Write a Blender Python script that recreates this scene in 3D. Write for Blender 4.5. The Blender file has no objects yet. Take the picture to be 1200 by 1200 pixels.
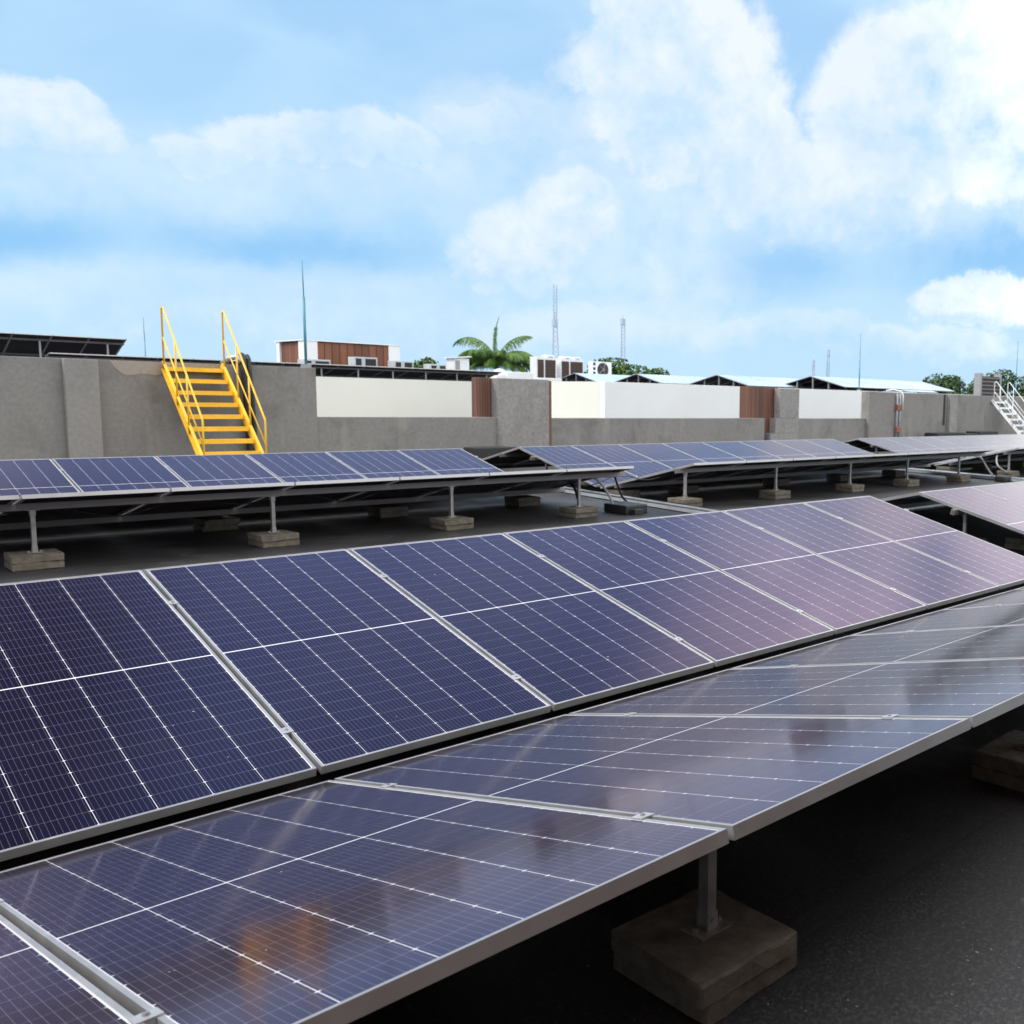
import bpy, bmesh, math, random
from mathutils import Vector, Matrix
random.seed(7)
S = bpy.context.scene
COL = S.collection
PI = math.pi
R = math.radians

# ------------------------------------------------------------------ camera
PIT, ROL, YAW = 0.1163182, 0.02151, 0.8434578
CAM = Vector((-1.6123, -6.1023, 1.0155))
F = Vector((math.sin(YAW)*math.cos(PIT), math.cos(YAW)*math.cos(PIT), -math.sin(PIT)))
Rt = Vector((math.cos(YAW), -math.sin(YAW), 0)); Up = Rt.cross(F)
R2 = Rt*math.cos(ROL) + Up*math.sin(ROL); U2 = -Rt*math.sin(ROL) + Up*math.cos(ROL)
cd = bpy.data.cameras.new('camera'); co = bpy.data.objects.new('camera', cd); COL.objects.link(co)
co.matrix_world = Matrix(((R2.x, U2.x, -F.x, CAM.x), (R2.y, U2.y, -F.y, CAM.y), (R2.z, U2.z, -F.z, CAM.z), (0, 0, 0, 1)))
cd.sensor_width = 36; cd.lens = 36*1120.146/1200; cd.shift_x = -0.25
cd.clip_start = .05; cd.clip_end = 3000
cd.dof.use_dof = True; cd.dof.focus_distance = 4.2; cd.dof.aperture_fstop = 6.3
S.camera = co
S.view_settings.view_transform = 'Standard'; S.view_settings.look = 'None'
S.view_settings.exposure = 0.0; S.view_settings.gamma = 1.0; S.view_settings.use_curve_mapping = False

# ------------------------------------------------------------------ sun
SUN_AZ, SUN_EL = R(-52), R(50)
sv = Vector((math.sin(SUN_AZ)*math.cos(SUN_EL), math.cos(SUN_AZ)*math.cos(SUN_EL), math.sin(SUN_EL)))
sl = bpy.data.lights.new('sun', 'SUN'); sl.energy = 2.6; sl.angle = R(20); sl.color = (1, .95, .88)
so = bpy.data.objects.new('sun', sl); COL.objects.link(so)
so.rotation_euler = sv.to_track_quat('Z', 'Y').to_euler()

# ------------------------------------------------------------------ node expression helper
class X:
    def __init__(s, nt, sock): s.nt, s.s = nt, sock
    def _m(s, op, *a):
        n = s.nt.nodes.new('ShaderNodeMath'); n.operation = op
        for i, v in enumerate((s,)+a):
            if isinstance(v, X): s.nt.links.new(v.s, n.inputs[i])
            else: n.inputs[i].default_value = v
        return X(s.nt, n.outputs[0])
    def __add__(s, o): return s._m('ADD', o)
    def __sub__(s, o): return s._m('SUBTRACT', o)
    def __mul__(s, o): return s._m('MULTIPLY', o)
    def __truediv__(s, o): return s._m('DIVIDE', o)
    def mx(s, o): return s._m('MAXIMUM', o)
    def mn(s, o): return s._m('MINIMUM', o)
    def lt(s, o): return s._m('LESS_THAN', o)
    def gt(s, o): return s._m('GREATER_THAN', o)
    def abs(s): return s._m('ABSOLUTE')
    def sqrt(s): return s._m('SQRT')
    def frac(s): return s._m('FRACT')
    def floor(s): return s._m('FLOOR')
    def clamp(s): return s.mx(0.0).mn(1.0)
    def step(s, a, b):
        n = s.nt.nodes.new('ShaderNodeMapRange'); n.interpolation_type = 'SMOOTHSTEP'
        s.nt.links.new(s.s, n.inputs[0]); n.inputs[1].default_value = a; n.inputs[2].default_value = b
        return X(s.nt, n.outputs[0])
def sep(nt, sock):
    n = nt.nodes.new('ShaderNodeSeparateXYZ'); nt.links.new(sock, n.inputs[0])
    return [X(nt, n.outputs[i]) for i in range(3)]
def noise(nt, sock, scale, detail=4, rough=.55, dist=0, vscale=None):
    if vscale:
        mp = nt.nodes.new('ShaderNodeMapping'); mp.inputs['Scale'].default_value = vscale
        nt.links.new(sock, mp.inputs['Vector']); sock = mp.outputs[0]
    n = nt.nodes.new('ShaderNodeTexNoise'); n.inputs['Scale'].default_value = scale
    n.inputs['Detail'].default_value = detail; n.inputs['Roughness'].default_value = rough
    n.inputs['Distortion'].default_value = dist
    nt.links.new(sock, n.inputs['Vector'])
    return X(nt, n.outputs['Fac'])
def mixc(nt, fac, a, b, mode='MIX'):
    n = nt.nodes.new('ShaderNodeMix'); n.data_type = 'RGBA'; n.blend_type = mode
    for i, v in ((0, fac), (6, a), (7, b)):
        if isinstance(v, X): nt.links.new(v.s, n.inputs[i])
        elif hasattr(v, 'is_output'): nt.links.new(v, n.inputs[i])
        else: n.inputs[i].default_value = v if i == 0 else (*v, 1)
    return n.outputs[2]

# ------------------------------------------------------------------ world: daylight sky with cumulus clouds
W = bpy.data.worlds.new('World'); S.world = W; W.use_nodes = True
nt = W.node_tree; nt.nodes.clear()
out = nt.nodes.new('ShaderNodeOutputWorld'); bg = nt.nodes.new('ShaderNodeBackground')
bg.inputs['Strength'].default_value = 0.1
nt.links.new(bg.outputs[0], out.inputs[0])
tc = nt.nodes.new('ShaderNodeTexCoord'); D = tc.outputs['Generated']
sky = nt.nodes.new('ShaderNodeTexSky'); sky.sky_type = 'NISHITA'; sky.sun_disc = False
sky.sun_elevation = SUN_EL; sky.sun_rotation = SUN_AZ
sky.air_density = 1.0; sky.dust_density = .6; sky.ozone_density = 1.5
dx, dy, dz = sep(nt, D)
az = dx._m('ARCTAN2', dy)*57.2958; el = dz._m('ARCSINE')*57.2958
n1 = noise(nt, D, 9, 6, .58, .3); n2 = noise(nt, D, 26, 6, .62); n4 = noise(nt, D, 80, 5, .6); n3 = noise(nt, D, 5, 4, .5, .6, (1, 1, 2.2))
BLOBS = [(42.9, 17.4, 6.5, 5.6, 1), (41.0, 20.4, 4.1, 2.9, 1), (46.4, 15.2, 3.8, 4.3, .95), (55.6, 16.1, 5.1, 5.4, .95),
 (61.5, 16.8, 5.0, 5.9, 1), (67, 15, 6, 6, .9), (34.4, 8.4, 3.6, 2.5, .95), (36.6, 10.4, 2.7, 2.4, 1), (32.0, 7.2, 3.0, 1.6, .85), (49.4, 11.9, 5.3, 3.4, .9), (52.9, 10.8, 5.8, 2.9, .8), (11.9, 12.1, 3.4, 1.7, .85),
 (18.4, 11.6, 2.4, 1.1, .7), (22.6, 12.7, 4.2, 1.3, .8), (26.8, 13.3, 3.6, 1.4, .75), (31.6, 14.6, 2.2, 1.4, .7),
 (60.6, 6.0, 4.0, 1.5, .95), (44.0, 6.8, 4.5, 1.9, .7), (24.4, 5.2, 11.9, 1.9, .48), (12.8, 4.7, 5.3, 1.5, .45), (22, 9.8, 15, 3.4, .5), (40, 4.2, 8, 1.8, .62), (33, 13.2, 6, 4, .58), (46, 8.5, 8, 4, .55), (57, 10.5, 7, 3.4, .62), (25, 3.2, 14, 1.7, .6), (55, 3.4, 9, 1.6, .62), (48.1, 4.0, 10.1, 1.3, .6),
 (40, 11.6, 5.3, 6.7, .7)]
def puffs(scale):
    v = nt.nodes.new('ShaderNodeTexVoronoi'); v.feature = 'F1'; v.inputs['Scale'].default_value = scale
    try: v.inputs['Detail'].default_value = 1.0; v.inputs['Roughness'].default_value = .55; v.normalize = True
    except Exception: pass
    wv = nt.nodes.new('ShaderNodeVectorMath'); wv.operation = 'ADD'
    nn = nt.nodes.new('ShaderNodeTexNoise'); nn.inputs['Scale'].default_value = scale*.9; nn.inputs['Detail'].default_value = 3
    nt.links.new(D, nn.inputs['Vector'])
    sc = nt.nodes.new('ShaderNodeVectorMath'); sc.operation = 'SCALE'; sc.inputs['Scale'].default_value = .5/scale
    nt.links.new(nn.outputs['Color'], sc.inputs[0]); nt.links.new(D, wv.inputs[0]); nt.links.new(sc.outputs[0], wv.inputs[1])
    nt.links.new(wv.outputs[0], v.inputs['Vector'])
    return X(nt, v.outputs['Distance'])
pf = puffs(17.0); pf2 = puffs(42.0)
puff = (pf*-1.0+.42)*.75 + (pf2*-1.0+.42)*.45
dens = None; wsum = None; bsum = None; asum = None
waz = az + (n1-.5)*5.0; wel = el + (n2-.5)*2.6 + (n1-.5)*3.2
for a, e, wa, we, br in BLOBS:
    ye = (wel-e)/we
    q = (((waz-a)/wa)._m('POWER', 2.0) + ye*ye).sqrt()
    d = (q*-1.0+1.15).mx(0.0)*br
    b = d*((ye*.55+.62).clamp())
    dens = d if dens is None else dens.mx(d)
    wsum = d if wsum is None else wsum+d
    bsum = b if bsum is None else bsum+b
    al = (d*4.0).mn(1.0)*br**1.6
    asum = al if asum is None else asum.mx(al)
lit = bsum/(wsum+.02)
up = lit0 = (bsum/(wsum+.02))
edge = dens + puff*.62 + (n2-.5)*.35
mask = (edge + (n4-.5)*.36 + (n2-.5)*.2).step(.05, .36)*asum
core = (lit*.95 + puff*.8 + (n2-.5)*1.0 + (n4-.5)*.45 + (n1-.5)*1.6 - .02).clamp()
# broken cloud veil, plus an unseen bright bank added to brighten panel reflections
veil = el.step(17, 2)*.65 + n3.step(.38, .72)*.55
bright_bank = ((n1*.6+n3*.6).step(.45, .75)*.5+.5)*(el.step(19.5, 28)*((az-30.0).abs().step(15, 33))).mx(az.step(63, 70)*el.step(4, 13))
blue = mixc(nt, el.step(0, 60), (4.7, 7.6, 10.3), (2.5, 4.7, 9.4))
base = mixc(nt, .07, blue, sky.outputs[0])
base = mixc(nt, veil.clamp()*.85, base, (5.9, 8.3, 10.2))
dark = None
for a, e, wa, we in ((61.2, 8.6, 5.5, 1.8), (22.4, 7.3, 6, 1.2), (48.5, 7.6, 3.4, 1.3), (11, 7, 3, 1.0)):
    dd = ((((az+(n1-.5)*4)-a)/wa)._m('POWER', 2.0) + (((el+(n1-.5)*3)-e)/we)._m('POWER', 2.0))._m('MULTIPLY', -1.0)._m('EXPONENT')
    dark = dd if dark is None else dark.mx(dd)
base = mixc(nt, dark*.75, base, (2.6, 5.9, 9.6))
cl = mixc(nt, core, (4.6, 7.3, 10.0), (9.0, 9.7, 10.2))
cl = mixc(nt, az.step(54, 66)*core*.7, cl, (15.5, 15.2, 15.2))
soft = (lit*1.7+.25).clamp()
c1 = mixc(nt, (mask*soft*.96).clamp(), base, cl)
c2 = mixc(nt, bright_bank*.95, c1, (26.0, 26.6, 25.6))
back = (az-38.0).abs(); back = back.mn(back*-1.0+360.0).step(60, 130)*el.step(2, 30)*.6  # unseen sky behind the camera raised to light the facing walls
c2 = mixc(nt, back, c2, (21.0, 20.2, 20.0))
c2 = mixc(nt, dark*.55, c2, (2.9, 6.0, 9.7))
dimz = az.step(25, 13)*az.step(-25, -5)*el.step(27, 37)  # dim zone above the view, added to darken the leftmost panel's reflection
c2 = mixc(nt, dimz*.95, c2, (.9, 1.0, 1.9))
below = mixc(nt, el.step(-1, -6), c2, (1.5, 1.5, 1.4))
nt.links.new(below, bg.inputs['Color'])

# ------------------------------------------------------------------ materials
def newmat(name):
    m = bpy.data.materials.new(name); m.use_nodes = True
    nt = m.node_tree; b = nt.nodes['Principled BSDF']
    return m, nt, b
def simple(name, c, rough=.5, metal=0, var=.12, scale=8, bump=0, bscale=60, spec=.5):
    m, nt, b = newmat(name)
    g = nt.nodes.new('ShaderNodeNewGeometry'); t = nt.nodes.new('ShaderNodeTexCoord').outputs['Object']
    n = noise(nt, g.outputs['Position'], scale, 5, .6)
    k = n.step(.3, .7)
    nt.links.new(mixc(nt, k, [x*(1-var) for x in c], [min(1, x*(1+var)) for x in c]), b.inputs['Base Color'])
    nt.links.new((k*.15+(rough-.07)).s, b.inputs['Roughness'])
    b.inputs['Metallic'].default_value = metal; b.inputs['Specular IOR Level'].default_value = spec
    if bump:
        bn = nt.nodes.new('ShaderNodeBump'); bn.inputs['Strength'].default_value = bump; bn.inputs['Distance'].default_value = .01
        nt.links.new(noise(nt, g.outputs['Position'], bscale, 4, .6).s, bn.inputs['Height']); nt.links.new(bn.outputs[0], b.inputs['Normal'])
    return m
def concrete(name, c, stain=.35, mott=.18, fine=70, streak=True):
    m, nt, b = newmat(name)
    P = nt.nodes.new('ShaderNodeNewGeometry').outputs['Position']
    a = noise(nt, P, 1.1, 6, .6, .4); s = noise(nt, P, 2.2, 5, .6, .2, (1, 1, .16)); f = noise(nt, P, 14, 6, .7)
    col = mixc(nt, f.step(.3, .7), [x*(1-mott) for x in c], [x*(1+mott) for x in c])
    col = mixc(nt, a.step(.45, .75)*stain, col, [x*.6 for x in c])
    if streak: col = mixc(nt, s.step(.52, .72)*stain, col, (c[0]*1.35, c[1]*1.32, c[2]*1.22))
    nt.links.new(col, b.inputs['Base Color']); b.inputs['Roughness'].default_value = .88; b.inputs['Specular IOR Level'].default_value = .25
    bn = nt.nodes.new('ShaderNodeBump'); bn.inputs['Strength'].default_value = .35; bn.inputs['Distance'].default_value = .01
    nt.links.new(noise(nt, P, fine, 5, .65).s, bn.inputs['Height']); nt.links.new(bn.outputs[0], b.inputs['Normal'])
    return m
PWI, PITCH, PL = 1.134, 1.154, 2.285
def cellmat():
    m, nt, b = newmat('solar_cells')
    tc = nt.nodes.new('ShaderNodeTexCoord'); x, y, z = sep(nt, tc.outputs['Object'])
    mg, cp = .014, (PWI-.028)/6
    midg = .008; rp = (PL-.028-midg)/24
    u = (x-mg)/cp; fu = u.frac(); du = fu.mn(fu*-1.0+1.0)*cp          # distance to column gap
    yy = y-PL/2; ay = yy.abs()-midg/2; v = ay/rp; fv = v.frac(); dv = fv.mn(fv*-1.0+1.0)*rp
    colg = du.lt(.0009); mid = ay.lt(0.0); rowg = dv.lt(.0008)
    dia = (du/.0075 + dv/.0036).lt(1.0)
    edge = ((x-PWI/2).abs().gt(PWI/2-mg)).mx(yy.abs().gt(PL/2-mg))
    white = colg.mx(mid).mx(dia).mx(edge)
    bb = (fu*10.0+.5).frac(); db = bb.mn(bb*-1.0+1.0)*(cp/10); bus = db.lt(.0005)
    oi = nt.nodes.new('ShaderNodeObjectInfo'); rnd = X(nt, oi.outputs['Random'])
    n = noise(nt, tc.outputs['Object'], 1.6, 3, .5)
    # each half cell differs slightly
    cb = nt.nodes.new('ShaderNodeCombineXYZ')
    for i, q in enumerate((u.floor(), (yy/rp).floor(), rnd*50.0)): nt.links.new(q.s, cb.inputs[i])
    wn = nt.nodes.new('ShaderNodeTexWhiteNoise'); nt.links.new(cb.outputs[0], wn.inputs['Vector'])
    k = (X(nt, wn.outputs['Value'])*.25 + n*.35 + rnd*.4).clamp()
    cell = mixc(nt, k, (.0042, .0036, .0095), (.0075, .0060, .022))
    c = mixc(nt, rowg*.5, cell, (.24, .23, .27))
    c = mixc(nt, bus*.4, c, (.26, .26, .30))
    c = mixc(nt, white, c, (.72, .72, .74))
    # fine dust lying on the glass
    dust = noise(nt, tc.outputs['Object'], 5, 7, .65, .5).step(.5, .8)
    c = mixc(nt, dust*.010, c, (.45, .42, .38))
    film = noise(nt, tc.outputs['Object'], 2.5, 5, .6, .3, (3.0, .5, 1)).step(.5, .8)*((y*-.9+1.3).clamp()*.6+.4)
    c = mixc(nt, film*.012, c, (.45, .42, .38))
    cs2 = nt.nodes.new('ShaderNodeVectorMath'); cs2.operation = 'ADD'; nt.links.new(tc.outputs['Object'], cs2.inputs[0]); nt.links.new(cb.outputs[0], cs2.inputs[1])
    spot = nt.nodes.new('ShaderNodeVectorMath'); spot.operation = 'ADD'; cx2 = nt.nodes.new('ShaderNodeCombineXYZ'); nt.links.new((rnd*37.0).s, cx2.inputs[0]); nt.links.new((rnd*91.0).s, cx2.inputs[1])
    nt.links.new(tc.outputs['Object'], spot.inputs[0]); nt.links.new(cx2.outputs[0], spot.inputs[1])
    c = mixc(nt, noise(nt, spot.outputs[0], 30, 2, .5).gt(.775)*.55, c, (.55, .53, .5))
    nt.links.new(c, b.inputs['Base Color']); b.inputs['Roughness'].default_value = .45
    b.inputs['Specular IOR Level'].default_value = 0
    gl = nt.nodes.new('ShaderNodeBsdfGlossy')
    nt.links.new((dust*.05+.10).s, gl.inputs['Roughness'])
    fr = nt.nodes.new('ShaderNodeFresnel'); fr.inputs['IOR'].default_value = 1.5; fx = X(nt, fr.outputs[0])
    nt.links.new(mixc(nt, fx.step(.09, .52), (.98, .73, .99), (1, .96, .96)), gl.inputs['Color'])
    bn = nt.nodes.new('ShaderNodeBump'); bn.inputs['Strength'].default_value = .02; bn.inputs['Distance'].default_value = .01
    nt.links.new(noise(nt, tc.outputs['Object'], 3, 2, .5).s, bn.inputs['Height'])
    nt.links.new(bn.outputs[0], gl.inputs['Normal'])
    mx = nt.nodes.new('ShaderNodeMixShader')
    nt.links.new((fx*1.06).clamp().s, mx.inputs[0]); nt.links.new(b.outputs[0], mx.inputs[1]); nt.links.new(gl.outputs[0], mx.inputs[2])
    nt.links.new(mx.outputs[0], nt.nodes['Material Output'].inputs[0])
    return m
def slatmat(name, c, n_per_m=14, axis='x'):
    m, nt, b = newmat(name)
    P = nt.nodes.new('ShaderNodeNewGeometry').outputs['Position']; x, y, z = sep(nt, P)
    u = (x+y)*float(n_per_m); gap = u.frac().lt(.14)
    cb = nt.nodes.new('ShaderNodeCombineXYZ'); nt.links.new(u.floor().s, cb.inputs[0])
    wn = nt.nodes.new('ShaderNodeTexWhiteNoise'); nt.links.new(cb.outputs[0], wn.inputs['Vector'])
    col = mixc(nt, X(nt, wn.outputs['Value']), [q*.7 for q in c], [q*1.3 for q in c])
    g = noise(nt, P, 9, 5, .6, 0, (1, 1, .08))
    col = mixc(nt, g.step(.4, .7)*.4, col, [q*.55 for q in c])
    col = mixc(nt, gap*.8, col, [q*.15 for q in c])
    nt.links.new(col, b.inputs['Base Color']); b.inputs['Roughness'].default_value = .6
    return m
def asphalt():
    m, nt, b = newmat('asphalt_membrane')
    P = nt.nodes.new('ShaderNodeNewGeometry').outputs['Position']; x, y, z = sep(nt, P)
    a = noise(nt, P, .55, 6, .6, .6); f = noise(nt, P, 75, 5, .75); g = noise(nt, P, 420, 2, .6)
    col = mixc(nt, a.step(.35, .7), (.012, .011, .012), (.026, .024, .026))
    col = mixc(nt, f.step(.45, .7)*.6, col, (.10, .094, .096))
    seam = ((y*1.0+.37).frac()).lt(.012).mx((x*.1+.21).frac().lt(.0015))
    col = mixc(nt, seam*.85, col, (.004, .004, .004))
    pud = noise(nt, P, .8, 3, .5, .8); rim = (pud-.56).abs().lt(.006)
    col = mixc(nt, pud.step(.54, .58)*.35, col, (.055, .052, .05)); col = mixc(nt, rim*.4, col, (.09, .085, .08))
    lap = (y*1.0+.37).frac().lt(.10)
    col = mixc(nt, lap*.25, col, (.06, .056, .056))
    spk = noise(nt, P, 55, 1, .5).gt(.775)
    col = mixc(nt, spk*.7, col, (.3, .29, .27))
    nt.links.new(col, b.inputs['Base Color'])
    nt.links.new((a.step(.4, .65)*.2+.42).s, b.inputs['Roughness']); b.inputs['Specular IOR Level'].default_value = .5
    bn = nt.nodes.new('ShaderNodeBump'); bn.inputs['Strength'].default_value = .6; bn.inputs['Distance'].default_value = .006
    nt.links.new((f*.6+g*.5).s, bn.inputs['Height']); nt.links.new(bn.outputs[0], b.inputs['Normal'])
    return m
def leafmat(name, c1, c2):
    m, nt, b = newmat(name)
    P = nt.nodes.new('ShaderNodeNewGeometry').outputs['Position']
    n = noise(nt, P, 1.3, 3, .6)
    k = noise(nt, P, 7, 2, .6)
    nt.links.new(mixc(nt, (n.step(.3, .7)*.6+k.step(.3, .7)*.4), c1, c2), b.inputs['Base Color'])
    b.inputs['Roughness'].default_value = .6; b.inputs['Specular IOR Level'].default_value = .3
    return m
M = dict(
 alu=simple('anodised_aluminium', (.42, .41, .415), .38, .55, .06, 6),
 clampm=simple('clamp_aluminium', (.50, .50, .51), .35, .5, .05, 20),
 steel=simple('galvanised_steel', (.34, .325, .32), .45, .6, .15, 14),
 rail=simple('rail_aluminium', (.19, .17, .165), .5, .4, .12, 5),
 back=simple('backsheet', (.045, .042, .05), .55, 0, .2, 3),
 plastic=simple('black_plastic', (.018, .018, .02), .5, 0, .2, 20),
 greycable=simple('grey_conduit', (.32, .32, .33), .55, 0, .15, 20),
 slab=concrete('slab_concrete', (.145, .124, .10), .45, .28, 160, False),
 wall=concrete('wall_render', (.25, .236, .219), .7, .11, 30),
 pillar=concrete('pillar_concrete', (.29, .275, .26), .45, .2),
 pilas=concrete('pilaster_concrete', (.285, .27, .252), .4, .10),
 patch=concrete('beige_plaster', (.36, .315, .275), .2, .08),
 wood=slatmat('brown_slats', (.155, .068, .042)),
 rust=slatmat('rust_cladding', (.21, .075, .035), 2.5),
 white=simple('white_paint', (.87, .87, .87), .6, 0, .03, .4),
 cream=simple('cream_paint', (.80, .78, .71), .6, 0, .03, .4),
 acgrey=simple('casing_grey', (.52, .55, .58), .5, .1, .1, 2),
 whitem=simple('white_metal', (.80, .81, .82), .4, 0, .05, 2),
 yellow=simple('yellow_paint', (.84, .49, .025), .38, 0, .10, 3),
 pale=simple('sky_sheen_glass', (.40, .52, .66), .22, 0, .12, .6, spec=.8),  # pale blue base paints in the sky reflected at a grazing angle
 cell=cellmat(), asphalt=asphalt(),
 dark=simple('dark_bitumen', (.02, .02, .022), .6, 0, .3, 3),
 grill=simple('condenser_grill', (.05, .028, .02), .6, 0, .3, 20),
 red=simple('orange_clamp', (.30, .10, .06), .5, 0, .1, 10),
 trunk=simple('bark', (.16, .13, .10), .9, 0, .3, 3),
 leafA=leafmat('leaf_green', (.030, .070, .012), (.085, .15, .030)),
 leafB=leafmat('leaf_dark', (.025, .055, .018), (.06, .11, .03)),
 palm=leafmat('palm_green', (.045, .11, .022), (.15, .26, .055)),
 rodp=simple('rod_paint', (.08, .25, .33), .5, .2, .1, 4),
 haze_steel=simple('hazed_mast', (.42, .50, .66), .6, 0, .1, .2),  # blue-grey of distant haze mixed into the mast colour
 farground=simple('town_ground', (.12, .13, .09), .9, 0, .4, .05),
 tray=simple('tray_zinc', (.52, .56, .60), .35, .5, .1, 4),
)

# ------------------------------------------------------------------ mesh helpers
class MB:
    def __init__(s): s.bm = bmesh.new(); s.mi = 0
    def box(s, c, d, rot=None, bevel=0, mi=0):
        hx, hy, hz = d[0]/2, d[1]/2, d[2]/2
        vs = []
        for sx in (-1, 1):
            for sy in (-1, 1):
                for sz in (-1, 1):
                    p = Vector((sx*hx, sy*hy, sz*hz))
                    if rot: p = rot @ p
                    vs.append(s.bm.verts.new(p+Vector(c)))
        fs = [(0, 1, 3, 2), (4, 6, 7, 5), (0, 4, 5, 1), (2, 3, 7, 6), (0, 2, 6, 4), (1, 5, 7, 3)]
        faces = [s.bm.faces.new([vs[i] for i in f]) for f in fs]
        for f in faces: f.material_index = mi
        if bevel:
            es = list({e for f in faces for e in f.edges})
            r = bmesh.ops.bevel(s.bm, geom=es, offset=bevel, segments=2, profile=.6, affect='EDGES')
            for f in r['faces']: f.material_index = mi
        return s
    def bb(s, x0, x1, y0, y1, z0, z1, bevel=0, mi=0):
        return s.box(((x0+x1)/2, (y0+y1)/2, (z0+z1)/2), (x1-x0, y1-y0, z1-z0), None, bevel, mi)
    def bar(s, p0, p1, w, h=None):
        p0, p1 = Vector(p0), Vector(p1); d = p1-p0; h = h or w
        q = d.to_track_quat('Y', 'Z').to_matrix()
        return s.box((p0+p1)/2, (w, d.length, h), q)
    def tube(s, pts, r, n=8, r1=None, smooth=True):
        pts = [Vector(p) for p in pts]; rings = []
        m = len(pts)
        for i, p in enumerate(pts):
            a = pts[max(0, i-1)]; b = pts[min(m-1, i+1)]
            d = (b-a).normalized(); q = d.to_track_quat('Z', 'Y')
            if i == 0: q0 = q
            rr = r if r1 is None else r+(r1-r)*i/(m-1)
            # keep the ring orientation steady
            ref = (q0 @ Vector((1, 0, 0))); ref = (ref-d*ref.dot(d))
            if ref.length < 1e-4: ref = q @ Vector((1, 0, 0))
            ref.normalize(); o = d.cross(ref)
            rings.append([s.bm.verts.new(p+(ref*math.cos(2*PI*k/n)+o*math.sin(2*PI*k/n))*rr) for k in range(n)])
        for i in range(m-1):
            for k in range(n):
                f = s.bm.faces.new((rings[i][k], rings[i][(k+1) % n], rings[i+1][(k+1) % n], rings[i+1][k])); f.smooth = smooth
        s.bm.faces.new(rings[0][::-1]); s.bm.faces.new(rings[-1])
        return s
    def prism(s, pts, z0, z1):
        a = [s.bm.verts.new((x, y, z0)) for x, y in pts]; b = [s.bm.verts.new((x, y, z1)) for x, y in pts]
        n = len(pts); s.bm.faces.new(a[::-1]); s.bm.faces.new(b)
        for i in range(n): s.bm.faces.new((a[i], a[(i+1) % n], b[(i+1) % n], b[i]))
        return s
    def build(s, name, mat, parent=None, loc=None):
        me = bpy.data.meshes.new(name)
        bmesh.ops.recalc_face_normals(s.bm, faces=s.bm.faces)
        if loc is not None: bmesh.ops.translate(s.bm, verts=s.bm.verts, vec=-Vector(loc))
        s.bm.to_mesh(me); s.bm.free()
        for m in (mat if isinstance(mat, (list, tuple)) else [mat]): me.materials.append(m)
        o = bpy.data.objects.new(name, me); COL.objects.link(o)
        if loc is not None: o.location = loc
        if parent: o.parent = parent
        return o
def tag(o, label=None, cat=None, group=None, kind=None):
    if label: o['label'] = label
    if cat: o['category'] = cat
    if group: o['group'] = group
    if kind: o['kind'] = kind
    return o
def empty(name, loc=(0, 0, 0), label=None, cat=None, group=None, rot=(0, 0, 0)):
    o = bpy.data.objects.new(name, None); COL.objects.link(o); o.location = loc; o.rotation_euler = rot
    o.empty_display_size = .1
    return tag(o, label, cat, group)
def copy_tree(o, parent=None):
    c = o.copy(); COL.objects.link(c)
    if parent: c.parent = parent
    for ch in list(KIDS.get(o.name, [])): copy_tree(ch, c)
    return c
KIDS = {}
def kids(o, *ch): KIDS[o.name] = list(ch)
ORD = ['first', 'second', 'third', 'fourth', 'fifth', 'sixth', 'seventh', 'eighth', 'ninth', 'tenth', 'eleventh', 'twelfth']

# ------------------------------------------------------------------ setting
GZ = -.63
tag(MB().bb(-900, 1500, -900, 1800, -9, -8).build('ground', M['farground']), kind='structure')
tag(MB().bb(-14, 90, -14, 14.25, -7.9, GZ).build('rooftop', M['asphalt']), kind='structure')

# ------------------------------------------------------------------ solar panel prototype (origin: lower left top corner, +y up along the panel, z = out of the glass)
TH = .036; LIP = .011
def make_panel():
    root = empty('solar_module')
    f = MB()
    f.bb(0, LIP, 0, PL, -TH, 0); f.bb(PWI-LIP, PWI, 0, PL, -TH, 0)
    f.bb(LIP, PWI-LIP, 0, LIP, -TH, 0); f.bb(LIP, PWI-LIP, PL-LIP, PL, -TH, 0)
    f.bb(LIP, LIP+.024, LIP, PL-LIP, -TH, -TH+.002); f.bb(PWI-LIP-.024, PWI-LIP, LIP, PL-LIP, -TH, -TH+.002)
    fo = f.build('frame', M['alu'], root)
    g = MB(); g.bb(LIP, PWI-LIP, LIP, PL-LIP, -.0075, -.0022)
    go = g.build('glass_face', [M['cell'], M['back']], root)
    for p in go.data.polygons: p.material_index = 0 if p.normal.z > .5 else 1
    j = MB()
    j.box((PWI*.5, PL/2, -.0155), (.12, .06, .016), None, .003)
    jo = j.build('junction_box', M['plastic'], root)
    cs = []
    for s in (.49, 1.955):
        c = MB(); c.box((PWI+.010, PL-s, .0022), (.046, .045, .0034), None, .0008)
        c.box((PWI+.010, PL-s, -.022), (.0185, .043, .044))
        ck = c.build('clamp', M['clampm'], root); cs.append(ck)
        c = MB(); c.tube([(PWI+.010, PL-s, .004), (PWI+.010, PL-s, .0085)], .0065, 6, None, False)
        kids(ck, c.build('bolt', M['steel'], ck))
    kids(root, fo, go, jo, *cs)
    return root
PROTO = make_panel(); used = [False]
tA, tB = .2321, .2304
def place_panel(x, y, z, tilt, label, group, clamps=True):
    if not used[0]: o = PROTO; used[0] = True
    else: o = copy_tree(PROTO)
    o.location = (x, y, z); o.rotation_euler = (tilt, 0, 0)
    tag(o, label, 'solar panel', group)
    return o
CA, SA, CB, SB = math.cos(tA), math.sin(tA), math.cos(tB), math.sin(tB)
YB, ZB = -PL*CA, -PL*SA
YN, ZN = -4.5646, -.0206          # raised near edge
YV, ZV = YN+PL*CB, ZN-PL*SB
def ctr(x, n): return x
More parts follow.
